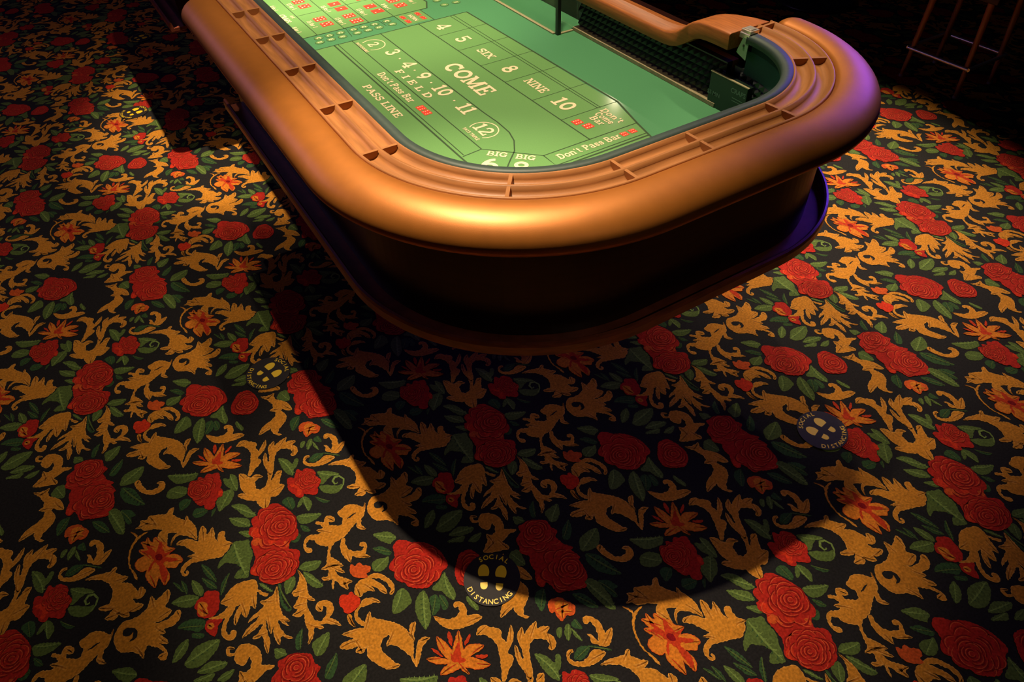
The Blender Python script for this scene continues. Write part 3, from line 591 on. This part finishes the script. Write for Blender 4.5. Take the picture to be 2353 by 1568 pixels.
def sweep(stn, prof, m, closed=True, caps=True, smooth=True, mb=None, round_ends=0.0):
    mb = mb or MB()
    rows = []; uvs = []
    pl = [0]
    for a, b in zip(prof, prof[1:]): pl.append(pl[-1] + math.hypot(b[0] - a[0], b[1] - a[1]))
    co = sum(p[0] for p in prof) / len(prof); cz = sum(p[1] for p in prof) / len(prof)
    S_ = [(q, 1.0, 0.0) for q in stn]
    if round_ends:
        t0 = Vector((stn[0][0] - stn[1][0], stn[0][1] - stn[1][1])).normalized(); t1_ = Vector((stn[-1][0] - stn[-2][0], stn[-1][1] - stn[-2][1])).normalized()
        A = []; B = []
        for k in range(1, 7):
            a = PI / 2 * k / 6.3
            q = stn[0]; A.append(((q[0] + t0.x * round_ends * math.sin(a), q[1] + t0.y * round_ends * math.sin(a), q[2], q[3], q[4] - round_ends * math.sin(a)), math.cos(a), 0))
            q = stn[-1]; B.append(((q[0] + t1_.x * round_ends * math.sin(a), q[1] + t1_.y * round_ends * math.sin(a), q[2], q[3], q[4] + round_ends * math.sin(a)), math.cos(a), 0))
        S_ = A[::-1] + S_ + B
    for (x, y, nx, ny, s), sc, _ in S_:
        rows.append([(x + nx * (co + (o - co) * sc), y + ny * (co + (o - co) * sc), cz + (z - cz) * sc) for o, z in prof])
        uvs.append([(s, l) for l in pl])
    mb.grid(rows, m, smooth, closed, uvs)
    if caps and closed:
        mb.poly(rows[0], m); mb.poly(rows[-1][::-1], m)
    return mb

table = thing('craps_table', (1.04, 2.92, 0.0), 'long green felt craps table with gold padded armrest on dark mahogany base', 'gaming table')

# armrest -------------------------------------------------------
ARM = [(.1242, .890), (.1242, .942), (.1275, .9495), (.136, .9535), (.150, .9560), (.166, .9562), (.182, .9540), (.197, .9495), (.211, .9430), (.223, .9345), (.2325, .9245), (.2390, .9130), (.2420, .9010), (.2405, .8930), (.2350, .8875), (.2260, .8850), (.2160, .8840), (.2000, .8835), (.170, .8835), (.140, .8840)]
near_arm = half(2.61, 1.365)
for stn in (near_arm, mirror(half(2.61, 1.365))):
    o = sweep(stn, ARM, GOLD, round_ends=0.045).build('armrest', table, weld=True)
# chip rack ------------------------------------------------------
tilt = lambda o: 0.948 + (o - 0.0245) * 0.02
GROOVES = ((.0300, .0705), (.0770, .1175))
def rack_profile():
    P = [(0.0248, .90), (0.0248, tilt(.0245) - .002), (0.0265, tilt(.03))]
    def groove(a, b, d):
        P.append((a, tilt(a)))
        for k in range(1, 12):
            u = -1 + 2 * k / 12; P.append((a + (b - a) * (u + 1) / 2, tilt((a + b) / 2) - d * math.sqrt(max(0, 1 - u * u * .98))))
        P.append((b, tilt(b)))
    for a, b in GROOVES: groove(a, b, .019)
    P.append((0.122, tilt(.12))); P.append((0.1238, tilt(.12) - .003)); P.append((0.1238, .90))
    return P
RP = rack_profile()
rack_st = half(2.70, 1.405)
def station_at(kind, val):
    if kind == 'L': return (XL, val, -1, 0)
    if kind == 'F': return (val, YF, 0, -1)
    if kind == 'R': return (XR, val, 1, 0)
    R_ = RL if kind == 'A' else RR; cx = XL + RL if kind == 'A' else XR - RR; a = math.radians(val)
    return (cx + R_ * math.cos(a), YF + R_ + R_ * math.sin(a), math.cos(a), math.sin(a))
DIV = [('L', 2.665), ('L', 2.42), ('L', 2.172), ('L', 1.912), ('L', 1.647), ('L', 1.385), ('A', 233), ('F', 0.863), ('F', 1.072), ('B', -86), ('B', -33), ('R', 1.392)]
for far in (0, 1):
    o = sweep(mirror(rack_st) if far else rack_st, RP, WOOD).build('chip_rack', table, weld=True)
    for kind, val in DIV:
        x, y, nx, ny = station_at(kind, val)
        if far: y, ny = 2 * YM - y, -ny
        tx, ty = -ny, nx; mbd = MB()
        for (a, b) in GROOVES:
            pr = [(a, tilt(a) - .0008)] + [(a + (b - a) * (1 + u) / 2, tilt((a + b) / 2) - .0195 * math.sqrt(max(0, 1 - u * u * .98))) for u in [-1 + 2 * k / 12 for k in range(1, 12)]] + [(b, tilt(b) - .0008)]
            A = [[(x + nx * o_ + tx * s, y + ny * o_ + ty * s, z) for o_, z in pr] for s in (-.004, .004)]
            mbd.poly(A[0], WOOD); mbd.poly(A[1][::-1], WOOD); mbd.grid(A, WOOD, False)
            mbd.poly([A[0][0], A[1][0], A[1][-1], A[0][-1]], WOOD)
        d = mbd.build('rack_divider', o)
# lip, inner wall felt, pyramid rubber ------------------------------
def prism(stn, prof, m): return sweep(stn, prof, m)
for far in (0, 1):
    f = mirror if far else (lambda q: q)
    sweep(f(half(2.70, 1.372)), [(-.0045, .925), (-.0045, .941), (-.0015, .9462), (.0243, .948), (.0243, .90), (.012, .90), (.012, .925)], LIP).build('wall_lip', table, weld=True)
    sweep(f(half(2.70, 1.372)), [(.012, .83), (.012, .925), (.020, .925), (.020, .83)], FWALL, smooth=False).build('wall_felt', table)
    # studs of black pyramids on the lower wall
    stn = f(half(2.66, 1.41)); mbp = MB()
    tot = stn[-1][4]; n = int(tot / 0.027)
    def at(s):
        for i in range(len(stn) - 1):
            if stn[i + 1][4] >= s:
                t = (s - stn[i][4]) / (stn[i + 1][4] - stn[i][4]); a, b = stn[i], stn[i + 1]
                return [a[j] + (b[j] - a[j]) * t for j in range(4)]
        return list(stn[-1][:4])
    pos = lambda s, o, z: (lambda q: (q[0] + q[2] * o, q[1] + q[3] * o, z))(at(s))
    for r in range(5):
        z0 = .730 + r * .021
        for i in range(n):
            s0 = (i + (.5 if r % 2 else 0)) * .027
            if s0 + .027 > tot: continue
            q = [pos(s0, .014, z0), pos(s0 + .027, .014, z0), pos(s0 + .027, .014, z0 + .021), pos(s0, .014, z0 + .021)]
            a = pos(s0 + .0135, .002, z0 + .0105)
            for k in range(4): mbp.poly([q[k], q[(k + 1) % 4], a], RUBBER)
    sweep(stn, [(.014, .72), (.014, .845), (.022, .845), (.022, .72)], RUBBER, mb=mbp, smooth=False)
    mbp.build('pyramid_rubber', table)
# dealer side: pyramids, beige strip, ledge with S-shaped rise ----------
def wall_panel(y0, y1):
    mbp = MB(); n = int((y1 - y0) / .0272)
    for r in range(5):
        z0 = .739 + r * .0218
        for i in range(n):
            s0 = y0 + (i + (.5 if r % 2 else 0)) * .0272
            if s0 + .0272 > y1: continue
            q = [(1.570, s0, z0), (1.570, s0 + .0272, z0), (1.570, s0 + .0272, z0 + .0218), (1.570, s0, z0 + .0218)]
            for k in range(4): mbp.poly([q[k], q[(k + 1) % 4], (1.551, s0 + .0136, z0 + .0109)], RUBBER)
    mbp.box(1.570, 1.590, y0, y1, .735, .852, RUBBER)
    return mbp
YA, YB = 1.425, 2.165
for a, b in ((YA, YB), (2 * YM - YB, 2 * YM - YA)):
    wall_panel(a, b).build('pyramid_rubber', table)
    s_ = MB(); s_.box(1.543, 1.592, a, b, ZF + .0005, ZF + .013, STRIP); s_.build('beige_strip', table, bevel=.001)
for a, b in ((YA, YB), (2 * YM - YB, 2 * YM - YA)):
    mbw = MB(); mbw.box(1.592, 1.615, a, b, ZF - .05, .852, WOOD_LEDGE); mbw.build('dealer_wall', table)
mbw = MB(); mbw.box(1.634, 1.658, YB, 2 * YM - YB, ZF - .05, .94, WOOD); mbw.box(1.592, 1.658, YB - .012, YB, ZF - .05, .852, WOOD_LEDGE); mbw.box(1.592, 1.658, 2 * YM - YB, 2 * YM - YB + .012, ZF - .05, .852, WOOD_LEDGE); mbw.build('bank_wall', table)
mbl = MB()
top = [(2.172, .872), (2.0, .872), (1.72, .872), (1.675, .874), (1.645, .879), (1.620, .889), (1.598, .904), (1.577, .922), (1.556, .935), (1.530, .943), (1.495, .947), (1.45, .948), (1.405, .948)]
bot = [(2.172, .832), (2.0, .832), (1.72, .832), (1.675, .833), (1.645, .836), (1.615, .844), (1.590, .857), (1.566, .874), (1.543, .889), (1.518, .897), (1.49, .900), (1.45, .901), (1.405, .901)]
xo = [1.628] * 7 + [1.630, 1.635, 1.645, 1.660, 1.680, 1.692]
prof_ = list(zip(top, bot, xo))
for far in (0, 1):
    rows = []; mbl = MB()
    for (ty_, tz), (by, bz), x1 in prof_[::-1]:
        if far: ty_, by = 2 * YM - ty_, 2 * YM - by
        rows.append([(1.538, by, bz), (1.536, ty_, tz - .007), (1.538, ty_, tz - .002), (1.543, ty_, tz), (x1 - .005, ty_, tz), (x1, ty_, tz - .005), (x1, by, bz)])
    mbl.grid(rows, WOOD_LEDGE, True, True); mbl.poly(rows[0], WOOD_LEDGE); mbl.poly(rows[-1][::-1], WOOD_LEDGE)
    mbl.build('dealer_ledge', table, bevel=.002, weld=True)
# chrome clip and felt tab at the near end of the lip
mbc = MB(); mbc.box(1.572, 1.606, 1.364, 1.400, .946, .957, CHROME); mbc.box(1.577, 1.601, 1.369, 1.395, .957, .9595, CHROME)
mbc.box(1.569, 1.573, 1.364, 1.400, .934, .948, CHROME); mbc.build('lip_clip', table, bevel=.0015)
mbc = MB(); A = [(1.569, 1.362, .936), (1.569, 1.384, .938), (1.567, 1.393, .910), (1.566, 1.398, .893), (1.567, 1.360, .880)]
mbc.poly(A, FLAP); mbc.poly([(x + .003, y, z) for x, y, z in A][::-1], FLAP)
for i in range(5): j = (i + 1) % 5; mbc.poly([A[i], A[j], (A[j][0] + .003, *A[j][1:]), (A[i][0] + .003, *A[i][1:])], FLAP)
mbc.box(1.5665, 1.569, 1.374, 1.379, .914, .920, BLACK)
mbc.build('felt_tab', table)
# body: apron, drink shelf, plate, pedestals ----------------------------
def outline(o_, gap_x, dealer_x):
    a = [(x + nx * o_, y + ny * o_) for x, y, nx, ny, s in half(2.62, 1.48)]
    b = [(x, 2 * YM - y) for x, y in a][::-1]
    return [(gap_x, 2.62)] + a + [(dealer_x, 1.48), (dealer_x, 2 * YM - 1.48)] + b + [(gap_x, 2 * YM - 2.62)]
OUT = outline(.142, .515, 1.616)
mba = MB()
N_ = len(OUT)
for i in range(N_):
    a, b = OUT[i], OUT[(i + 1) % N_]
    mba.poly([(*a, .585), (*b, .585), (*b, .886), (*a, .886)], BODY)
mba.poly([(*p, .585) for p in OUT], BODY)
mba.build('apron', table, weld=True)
# side wall behind the gap where the stickman stands
mbg = MB(); mbg.box(.515, .536, 2.64, 2 * YM - 2.64, .70, .945, WOOD_LEDGE); mbg.build('gap_wall', table, bevel=.003)
for far in (0, 1):
    f = mirror if far else (lambda q: q)
    sweep(f(half(2.62, 1.50)), [(.11, .572), (.11, .584), (.184, .584), (.1870, .607), (.1915, .611), (.1975, .609), (.200, .600), (.200, .576), (.1965, .572)], SHELF, smooth=False).build('drink_shelf', table, weld=True)
mbp = MB()
for y0, y1 in ((1.95, 2.55), (3.29, 3.89)):
    mbp = MB(); mbp.box(.80, 1.32, y0, y1, .07, .586, BODY); mbp.box(.76, 1.36, y0 - .04, y1 + .04, .0, .07, BODY); mbp.build('pedestal', table, bevel=.006)

# playing surface with its printed layout ---------------------------------
mf = MB()
inner = [(x - nx * -.010, y - ny * -.010) for x, y, nx, ny, s in half(YM, 1.42)]
ring = inner + [(1.60, 1.44), (1.60, YB), (1.636, YB), (1.636, 2 * YM - YB), (1.60, 2 * YM - YB), (1.60, 2 * YM - 1.44)] + [(x, 2 * YM - y) for x, y in inner][::-1][:-1]
mf.poly([(*p, ZF) for p in ring], FELT)
mf.poly([(*p, ZF - .03) for p in ring][::-1], FELT)
for i in range(len(ring)):
    a, b = ring[i], ring[(i + 1) % len(ring)]; mf.poly([(*a, ZF - .03), (*b, ZF - .03), (*b, ZF), (*a, ZF)], FELT)
def mir(P): return [(x, 2 * YM - y) for x, y in P]
def area_(P, m, dz=.0003, both=True):
    mf.poly([(*p, ZF + dz) for p in P], m)
    if both: mf.poly([(*p, ZF + dz) for p in mir(P)][::-1], m)
def line(P, wd=.0028, m=None, dz=.0006, both=True):
    for q in ribbon(P, wd * 1.4):
        area_(q, m or FLINE, dz, both)
iw = [(x + nx * .008, y + ny * .008) for x, y, nx, ny, s in half(2.56, 1.44)]
iw = [p for p in iw if not (p[0] > 1.277)]
area_(iw + [(1.277, 1.389), (1.297, 1.482), (1.324, 1.622), (1.319, 2.56)], FELTL)
area_([(.526, 2.69), (1.207, 2.69), (1.238, 2.752), (1.238, YM), (.526, YM)], FELTL)
area_([(1.064, 2.575), (1.176, 2.575), (1.176, 2.69), (1.064, 2.69)], FELTL)
line([(.526, 2.56), (1.317, 2.56)], .0034); line([(.526, 2.69), (1.207, 2.69)], .0034)
line([(1.207, 2.69), (1.237, 2.752), (1.238, YM)], .0045)
line([(.7665, 2.56), (.7725, 1.58), (.776, 1.54), (.787, 1.47), (.81, 1.40)], .0042); line([(.781, 2.56), (.785, 1.612)], .0022)
line([(.836, 2.56), (.843, 1.612), (.968, 1.482), (1.296, 1.482)], .0026)
line([(.843, 1.612), (.779, 1.606)], .0026)
line([(.968, 1.482), (.968, 1.419), (1.280, 1.419)], .0026); line([(.985, 1.406), (1.277, 1.406)], .0046)
line([(.95, 2.56), (.957, 1.80), (.961, 1.72), (.958, 1.65), (.944, 1.60), (.915, 1.55), (.87, 1.505), (.832, 1.464)], .0030)
line([(1.107, 2.56), (1.126, 1.482)], .0030)
line([(1.242, 2.56), (1.258, 1.622)], .0020); line([(1.257, 2.56), (1.268, 1.622)], .0020)
line([(1.315, 2.56), (1.333, 1.622), (1.297, 1.482), (1.277, 1.389)], .0045)
for y in (2.409, 2.252, 2.096, 1.941, 1.781, 1.624):
    t = (2.56 - y) / .94; line([(1.107 + .017 * t, y), (1.315 + .018 * t, y)], .0018)
for x, x2 in ((.748, .75), (.856, .857), (.959, .959), (1.063, 1.063)): line([(x2, 2.69), (x, YM)], .0022)
line([(.749, 2.92), (1.238, 2.92)], .0020); line([(1.064, 2.69), (1.064, 2.575)], .002); line([(1.176, 2.69), (1.176, 2.56)], .0022)
line([(.862, 2.687), (.852, 2.60)], .0018); line([(.995, 2.687), (1.0, 2.62)], .0018)
RD, RU = (0, -1), (1, 0)
slab(mf, 'COME', (1.0345, 2.032), RD, RU, .062, FINK, length=.272)
slab(mf, 'PASS LINE', (.732, 2.054), RD, RU, .026, FINK, length=.268)
slab(mf, "Don't Pass Bar", (.810, 2.118), RD, RU, .027, FINK, length=.258)
slab(mf, 'FIELD', (.868, 2.108), RD, RU, .026, FINK, length=.25, track=.45)
for t, x, y in (('3', .918, 2.377), ('4', .919, 2.250), ('9', .920, 2.139), ('10', .924, 2.004), ('11', .926, 1.851)): slab(mf, t, (x, y), RD, RU, .052, FINK)
for x, y in ((.914, 2.313), (.915, 2.196), (.918, 2.078), (.920, 1.921)):
    mf.poly([(x + .004 * math.cos(a), y + .004 * math.sin(a), ZF + .0011) for a in [2 * PI * k / 10 for k in range(10)]], FINK)
slab(mf, '2', (.888, 2.483), RD, RU, .040, FINK); slab(mf, '12', (.905, 1.706), RD, RU, .046, FINK)
for cx, cy, r, txt in ((.886, 2.481, .042, 'PAYS DOUBLE'), (.903, 1.705, .043, 'PAYS TRIPLE')):
    line([(cx + r * math.cos(math.radians(a)), cy + r * 1.12 * math.sin(math.radians(a))) for a in range(-128, 129, 8)], .0024, FINK, both=False)
    put_text(mf, txt, (cx - .042, cy, ZF + .0011), (0, -1, 0), (1, 0, 0), .016, FINK)
for t, x, y in (('4', 1.172, 2.48), ('5', 1.177, 2.332), ('8', 1.184, 2.016), ('10', 1.190, 1.702)): slab(mf, t, (x, y), RD, RU, .056, FINK)
slab(mf, 'SIX', (1.181, 2.173), RD, RU, .032, FINK, length=.094); slab(mf, 'NINE', (1.188, 1.859), RD, RU, .034, FINK, length=.112)
for t, x in (("Don't", 1.264), ('Come', 1.237), ('Bar', 1.210)): slab(mf, t, (x, 1.558), RD, RU, .024, FINK, length=.020 * len(t))
slab(mf, "Don't Pass Bar", (1.102, 1.451), (1, 0), (0, 1), .028, FINK, length=.215)
dv, uv_ = (.70, -.714), (.714, .70)
slab(mf, 'BIG', (.866, 1.562), dv, uv_, .0245, FINK, length=.061); slab(mf, 'BIG', (.9225, 1.502), dv, uv_, .0245, FINK, length=.058)
slab(mf, '6', (.822, 1.524), dv, uv_, .068, FINK); slab(mf, '8', (.879, 1.463), dv, uv_, .068, FINK)
PIP = {1: [(0, 0)], 2: [(-1, -1), (1, 1)], 3: [(-1, -1), (0, 0), (1, 1)], 4: [(-1, -1), (-1, 1), (1, -1), (1, 1)], 5: [(-1, -1), (-1, 1), (1, -1), (1, 1), (0, 0)], 6: [(-1, -1), (0, -1), (1, -1), (-1, 1), (0, 1), (1, 1)]}
def die(cx, cy, n, w_=.046, h_=.042, ax=(1, 0), both=False):
    ay = (-ax[1], ax[0])
    P = [(cx + ax[0] * u * w_ / 2 + ay[0] * v * h_ / 2, cy + ax[1] * u * w_ / 2 + ay[1] * v * h_ / 2) for u, v in ((-1, -1), (1, -1), (1, 1), (-1, 1))]
    mf.poly([(*p, ZF + .0008) for p in P], FRED)
    for u, v in PIP[n]:
        x, y = cx + ax[0] * u * w_ * .28 + ay[0] * v * h_ * .26, cy + ax[1] * u * w_ * .28 + ay[1] * v * h_ * .26
        r = w_ * .085
        mf.poly([(x + r * math.cos(a), y + r * math.sin(a), ZF + .0011) for a in [2 * PI * k / 8 for k in range(8)]], FINK)
die(.812, 1.937, 6, .026, .031); die(.813, 1.901, 6, .026, .031)
die(1.156, 1.586, 6, .029, .028); die(1.168, 1.548, 6, .029, .028)
die(1.226, 1.4500, 6, .022, .022); die(1.256, 1.4505, 6, .022, .022)
for cx, cy, n1, n2, tx, ty in ((.815, 2.838, 6, 5, .771, 2.803), (.922, 2.800, 6, 6, .873, 2.767), (.921, 2.957, 1, 1, .873, 2.925), (1.030, 2.845, 2, 2, .979, 2.806), (1.131, 2.848, 6, 5, 1.081, 2.800), (.809, 3.073, 6, 5, .768, 3.035), (1.030, 3.02, 6, 6, .979, 3.0), (1.131, 3.03, 6, 6, 1.081, 3.0)):
    die(cx, cy, n1); die(cx + .004, cy - .066, n2)
    put_text(mf, '15 for 1' if n1 < 6 or cx < 1 else '8 for 1', (tx, ty, ZF + .0011), (0, -1, 0), (1, 0, 0), .026, FINK, off=.02)
put_text(mf, 'CRAPS', (.703, 2.922, ZF + .0011), (0, -1, 0), (1, 0, 0), .034, FINK, off=.025)
put_text(mf, '8 for 1', (.703, 3.058, ZF + .0011), (0, -1, 0), (1, 0, 0), .024, FINK, off=.02); put_text(mf, '8 for 1', (.703, 2.782, ZF + .0011), (0, -1, 0), (1, 0, 0), .024, FINK, off=.02)
put_text(mf, 'ANY', (.733, 2.922, ZF + .0011), (0, -1, 0), (1, 0, 0), .018, FINK, off=.01)
put_text(mf, '15 for 1', (1.19, 2.80, ZF + .0011), (0, -1, 0), (1, 0, 0), .024, FINK, off=.015)
def token(cx, cy, ch, r=.0175):
    ring_ = lambda r_, z: [(cx + r_ * math.cos(a), cy + r_ * math.sin(a), ZF + z) for a in [2 * PI * k / 22 for k in range(22)]]
    mf.poly(ring_(r, .0005), FLINE); mf.poly(ring_(r * .88, .0008), FELTL)
    put_text(mf, ch, (cx, cy, ZF + .0011), (0, -1, 0), (1, 0, 0), .022, FINK, off=.03)
for x in (.744, .786, .830, .882, .925, .969, 1.020): token(x, 2.6585, 'C')
for x in (.734, .778, .823, .882, .926, .970, 1.025): token(x, 2.6190, 'E')
for x, y in ((1.280, 2.679), (1.331, 2.676), (1.277, 2.739)): token(x, y, '1')
put_text(mf, 'HORN', (1.118, 2.628, ZF + .0011), (0, -1, 0), (1, 0, 0), .024, FINK, off=.025)
for x in (1.086, 1.150):
    for y in (2.655, 2.607): die(x, y, 4, .018, .034)
mf.build('playing_surface', table)
# ---------------------------------------------------------------- things on the table
pl = thing('plexiglass_divider', (1.476, 2.165, ZF), 'clear acrylic divider with a black corner post standing on the green felt', 'divider')
m_ = MB(); m_.box(1.4660, 1.4710, 2.172, 3.66, ZF + .0015, ZF + .76, ACRYL); m_.build('clear_panel', pl)
m_ = MB(); m_.box(1.484, 1.560, 2.161, 2.166, ZF + .0015, ZF + .128, ACRYL); m_.build('clear_panel', pl)
m_ = MB(); m_.box(1.4630, 1.4740, 2.176, 3.66, ZF + .0012, ZF + .0045, ACEDGE); m_.box(1.486, 1.541, 2.1585, 2.1685, ZF + .0012, ZF + .0045, ACEDGE); m_.build('base_edge', pl)
m_ = MB(); m_.box(1.4700, 1.4850, 2.156, 2.172, ZF + .0012, ZF + .77, BLACK); m_.build('corner_post', pl, bevel=.002)

sg = thing('table_sign', (1.558, 1.385, ZF), 'small dark table limit sign lettered craps in the far right felt corner', 'sign')
m_ = MB(); m_.box(1.545, 1.569, 1.310, 1.458, ZF + .0008, ZF + .101, SIGN); m_.build('sign_case', sg, bevel=.002)
m_ = MB(); m_.box(1.5445, 1.5510, 1.308, 1.460, ZF + .1010, ZF + .1035, ACEDGE); m_.build('top_edge', sg)
m_ = MB()
X_ = 1.5443
put_text(m_, 'CRAPS', (X_, 1.342, ZF + .078), (0, -1, 0), (0, 0, 1), .020, SIGNT, off=.02)
put_text(m_, '$5 MIN', (X_, 1.435, ZF + .042), (0, -1, 0), (0, 0, 1), .017, SIGNT, off=.02)
put_text(m_, '$ MAX', (X_, 1.345, ZF + .012), (0, -1, 0), (0, 0, 1), .017, SIGNT, off=.02)
for z in (.056, .048): m_.poly([(X_, 1.362, ZF + z), (X_, 1.320, ZF + z), (X_, 1.320, ZF + z + .0025), (X_, 1.362, ZF + z + .0025)], SIGNT)
m_.build('sign_print', sg)

# ---------------------------------------------------------------- floor stickers
def sticker(cx, cy, ang, label):
    t = thing('floor_sticker', (cx, cy, 0.0026), label, 'floor sticker', 'social distancing floor stickers')
    r = .0742; U = Vector((math.cos(math.radians(ang)), math.sin(math.radians(ang)), 0)); R_ = Vector((U.y, -U.x, 0)); O = Vector((cx, cy, 0))
    m_ = MB(); c = [(O + r * (math.cos(a) * R_ + math.sin(a) * U)) for a in [2 * PI * k / 64 for k in range(64)]]
    m_.poly([(p.x, p.y, .0034) for p in c], STK); m_.poly([(p.x, p.y, .0027) for p in c][::-1], STK)
    for i in range(64): a, b = c[i], c[(i + 1) % 64]; m_.poly([(a.x, a.y, .0027), (b.x, b.y, .0027), (b.x, b.y, .0034), (a.x, a.y, .0034)], STK)
    m_.build('disc', t)
    m_ = MB()
    for sgn in (-1, 1):
        lean = 4 * sgn if sgn > 0 else 3
        rot = math.radians(-5 if sgn > 0 else 4)
        def P(x, y):
            x2, y2 = x * math.cos(rot) - y * math.sin(rot), x * math.sin(rot) + y * math.cos(rot)
            q = O + R_ * (sgn * .0215 + x2) + U * (.002 + y2 - (.003 if sgn > 0 else 0)); return (q.x, q.y, .0038)
        sole = [(.0105 * math.cos(a) * 1.42, .0165 + (.022 if math.sin(a) > 0 else .019) * math.sin(a)) for a in [math.radians(d) for d in list(range(-38, 219, 12))]]
        m_.poly([P(x, y) for x, y in sole], STY)
        heel = [(-.0092, -.012), (.0092, -.012)] + [(.0095 * math.cos(a), -.0205 - .011 * math.sin(a)) for a in [math.radians(d) for d in range(0, 181, 15)]]
        m_.poly([P(x, y) for x, y in heel], STY)
    m_.build('footprints', t)
    m_ = MB()
    def arc_text(txt, rad, a0, a1, top):
        n = len(txt)
        for i, ch in enumerate(txt):
            a = math.radians(a0 + (a1 - a0) * i / (n - 1))
            rv = R_ * math.cos(a) + U * math.sin(a); tg = (R_ * math.sin(a) - U * math.cos(a)) if top else (-R_ * math.sin(a) + U * math.cos(a))
            q = O + rv * rad; q.z = .0038
            put_text(m_, ch, q, tg, rv if top else -rv, .0185, STY, off=.016)
    arc_text('SOCIAL', .0625, 121, 53, True)
    arc_text('DISTANCING', .0625, 208, 318, False)
    m_.build('lettering', t)
    return t
sticker(0.365, 0.809, 57.8, 'black and yellow floor sticker in front of the table, nearest the camera, half lit')
sticker(1.459, 0.686, 106.9, 'black and yellow floor sticker in the dim carpet at right of the table end')
sticker(0.096, 1.858, 14.9, 'black and yellow floor sticker beside the left long side of the table, near its corner')
sticker(0.079, 4.155, 16.0, 'small bright yellow floor sticker farther back along the left side of the table')
sticker(0.313, 5.225, 16.0, 'faint grey looking floor sticker farthest back on the left, in the dark')

# ---------------------------------------------------------------- stools in the dark background
sx0, sx1, sy0, sy1 = 3.69, 3.975, 1.800, 2.120
ds = thing('bar_stool', (3.83, 1.96, 0), 'wooden stool with chrome square footrest in the dark beside the lit carpet', 'stool')
for x, y in ((sx0, sy0), (sx0, sy1), (sx1, sy0), (sx1, sy1)):
    m_ = MB(); tx, ty = x + (.03 if x < 3.8 else -.03) * .5, y + (.02 if y < 1.9 else -.02)
    m_.tube((x, y, .012), (tx, ty, .47), .011, .017, STOOLW); lg = m_.build('leg', ds)
    m_ = MB(); m_.tube((x, y, .0028), (x, y, .014), .014, .013, CHROME); m_.build('foot_cap', lg)
m_ = MB()
zr = .155
cs = [(sx0 - .012, sy0 - .012), (sx1 + .012, sy0 - .012), (sx1 + .012, sy1 + .012), (sx0 - .012, sy1 + .012)]
for i in range(4): a, b = cs[i], cs[(i + 1) % 4]; m_.tube((*a, zr), (*b, zr), .009, .009, CHROME)
m_.build('footrest', ds)
m_ = MB(); m_.box(sx0 - .01, sx1 + .02, sy0 - .02, sy1 + .02, .46, .50, STOOLS); m_.build('seat_frame', ds, bevel=.006)
m_ = MB(); m_.box(sx0 - .03, sx1 + .04, sy0 - .04, sy1 + .04, .50, .57, STOOLS); m_.build('seat', ds, bevel=.025)

ps = thing('pedestal_stool', (4.17, 3.14, 0), 'round black pedestal base with a faint violet rim, top right in the dark', 'stool')
m_ = MB(); m_.lathe((4.17, 3.14, 0), [(.0, .0028), (.225, .0028), (.232, .008), (.228, .018), (.20, .028), (.10, .040), (.045, .06), (.0, .06)], BLACK); m_.build('base', ps)
m_ = MB(); m_.lathe((4.17, 3.14, 0), [(.0, .055), (.032, .055), (.032, .55), (.0, .55)], BLACK); m_.build('column', ps)
m_ = MB(); m_.lathe((4.17, 3.14, 0), [(.0, .55), (.17, .55), (.19, .58), (.19, .62), (.16, .64), (.0, .645)], STOOLS); m_.build('seat', ps)
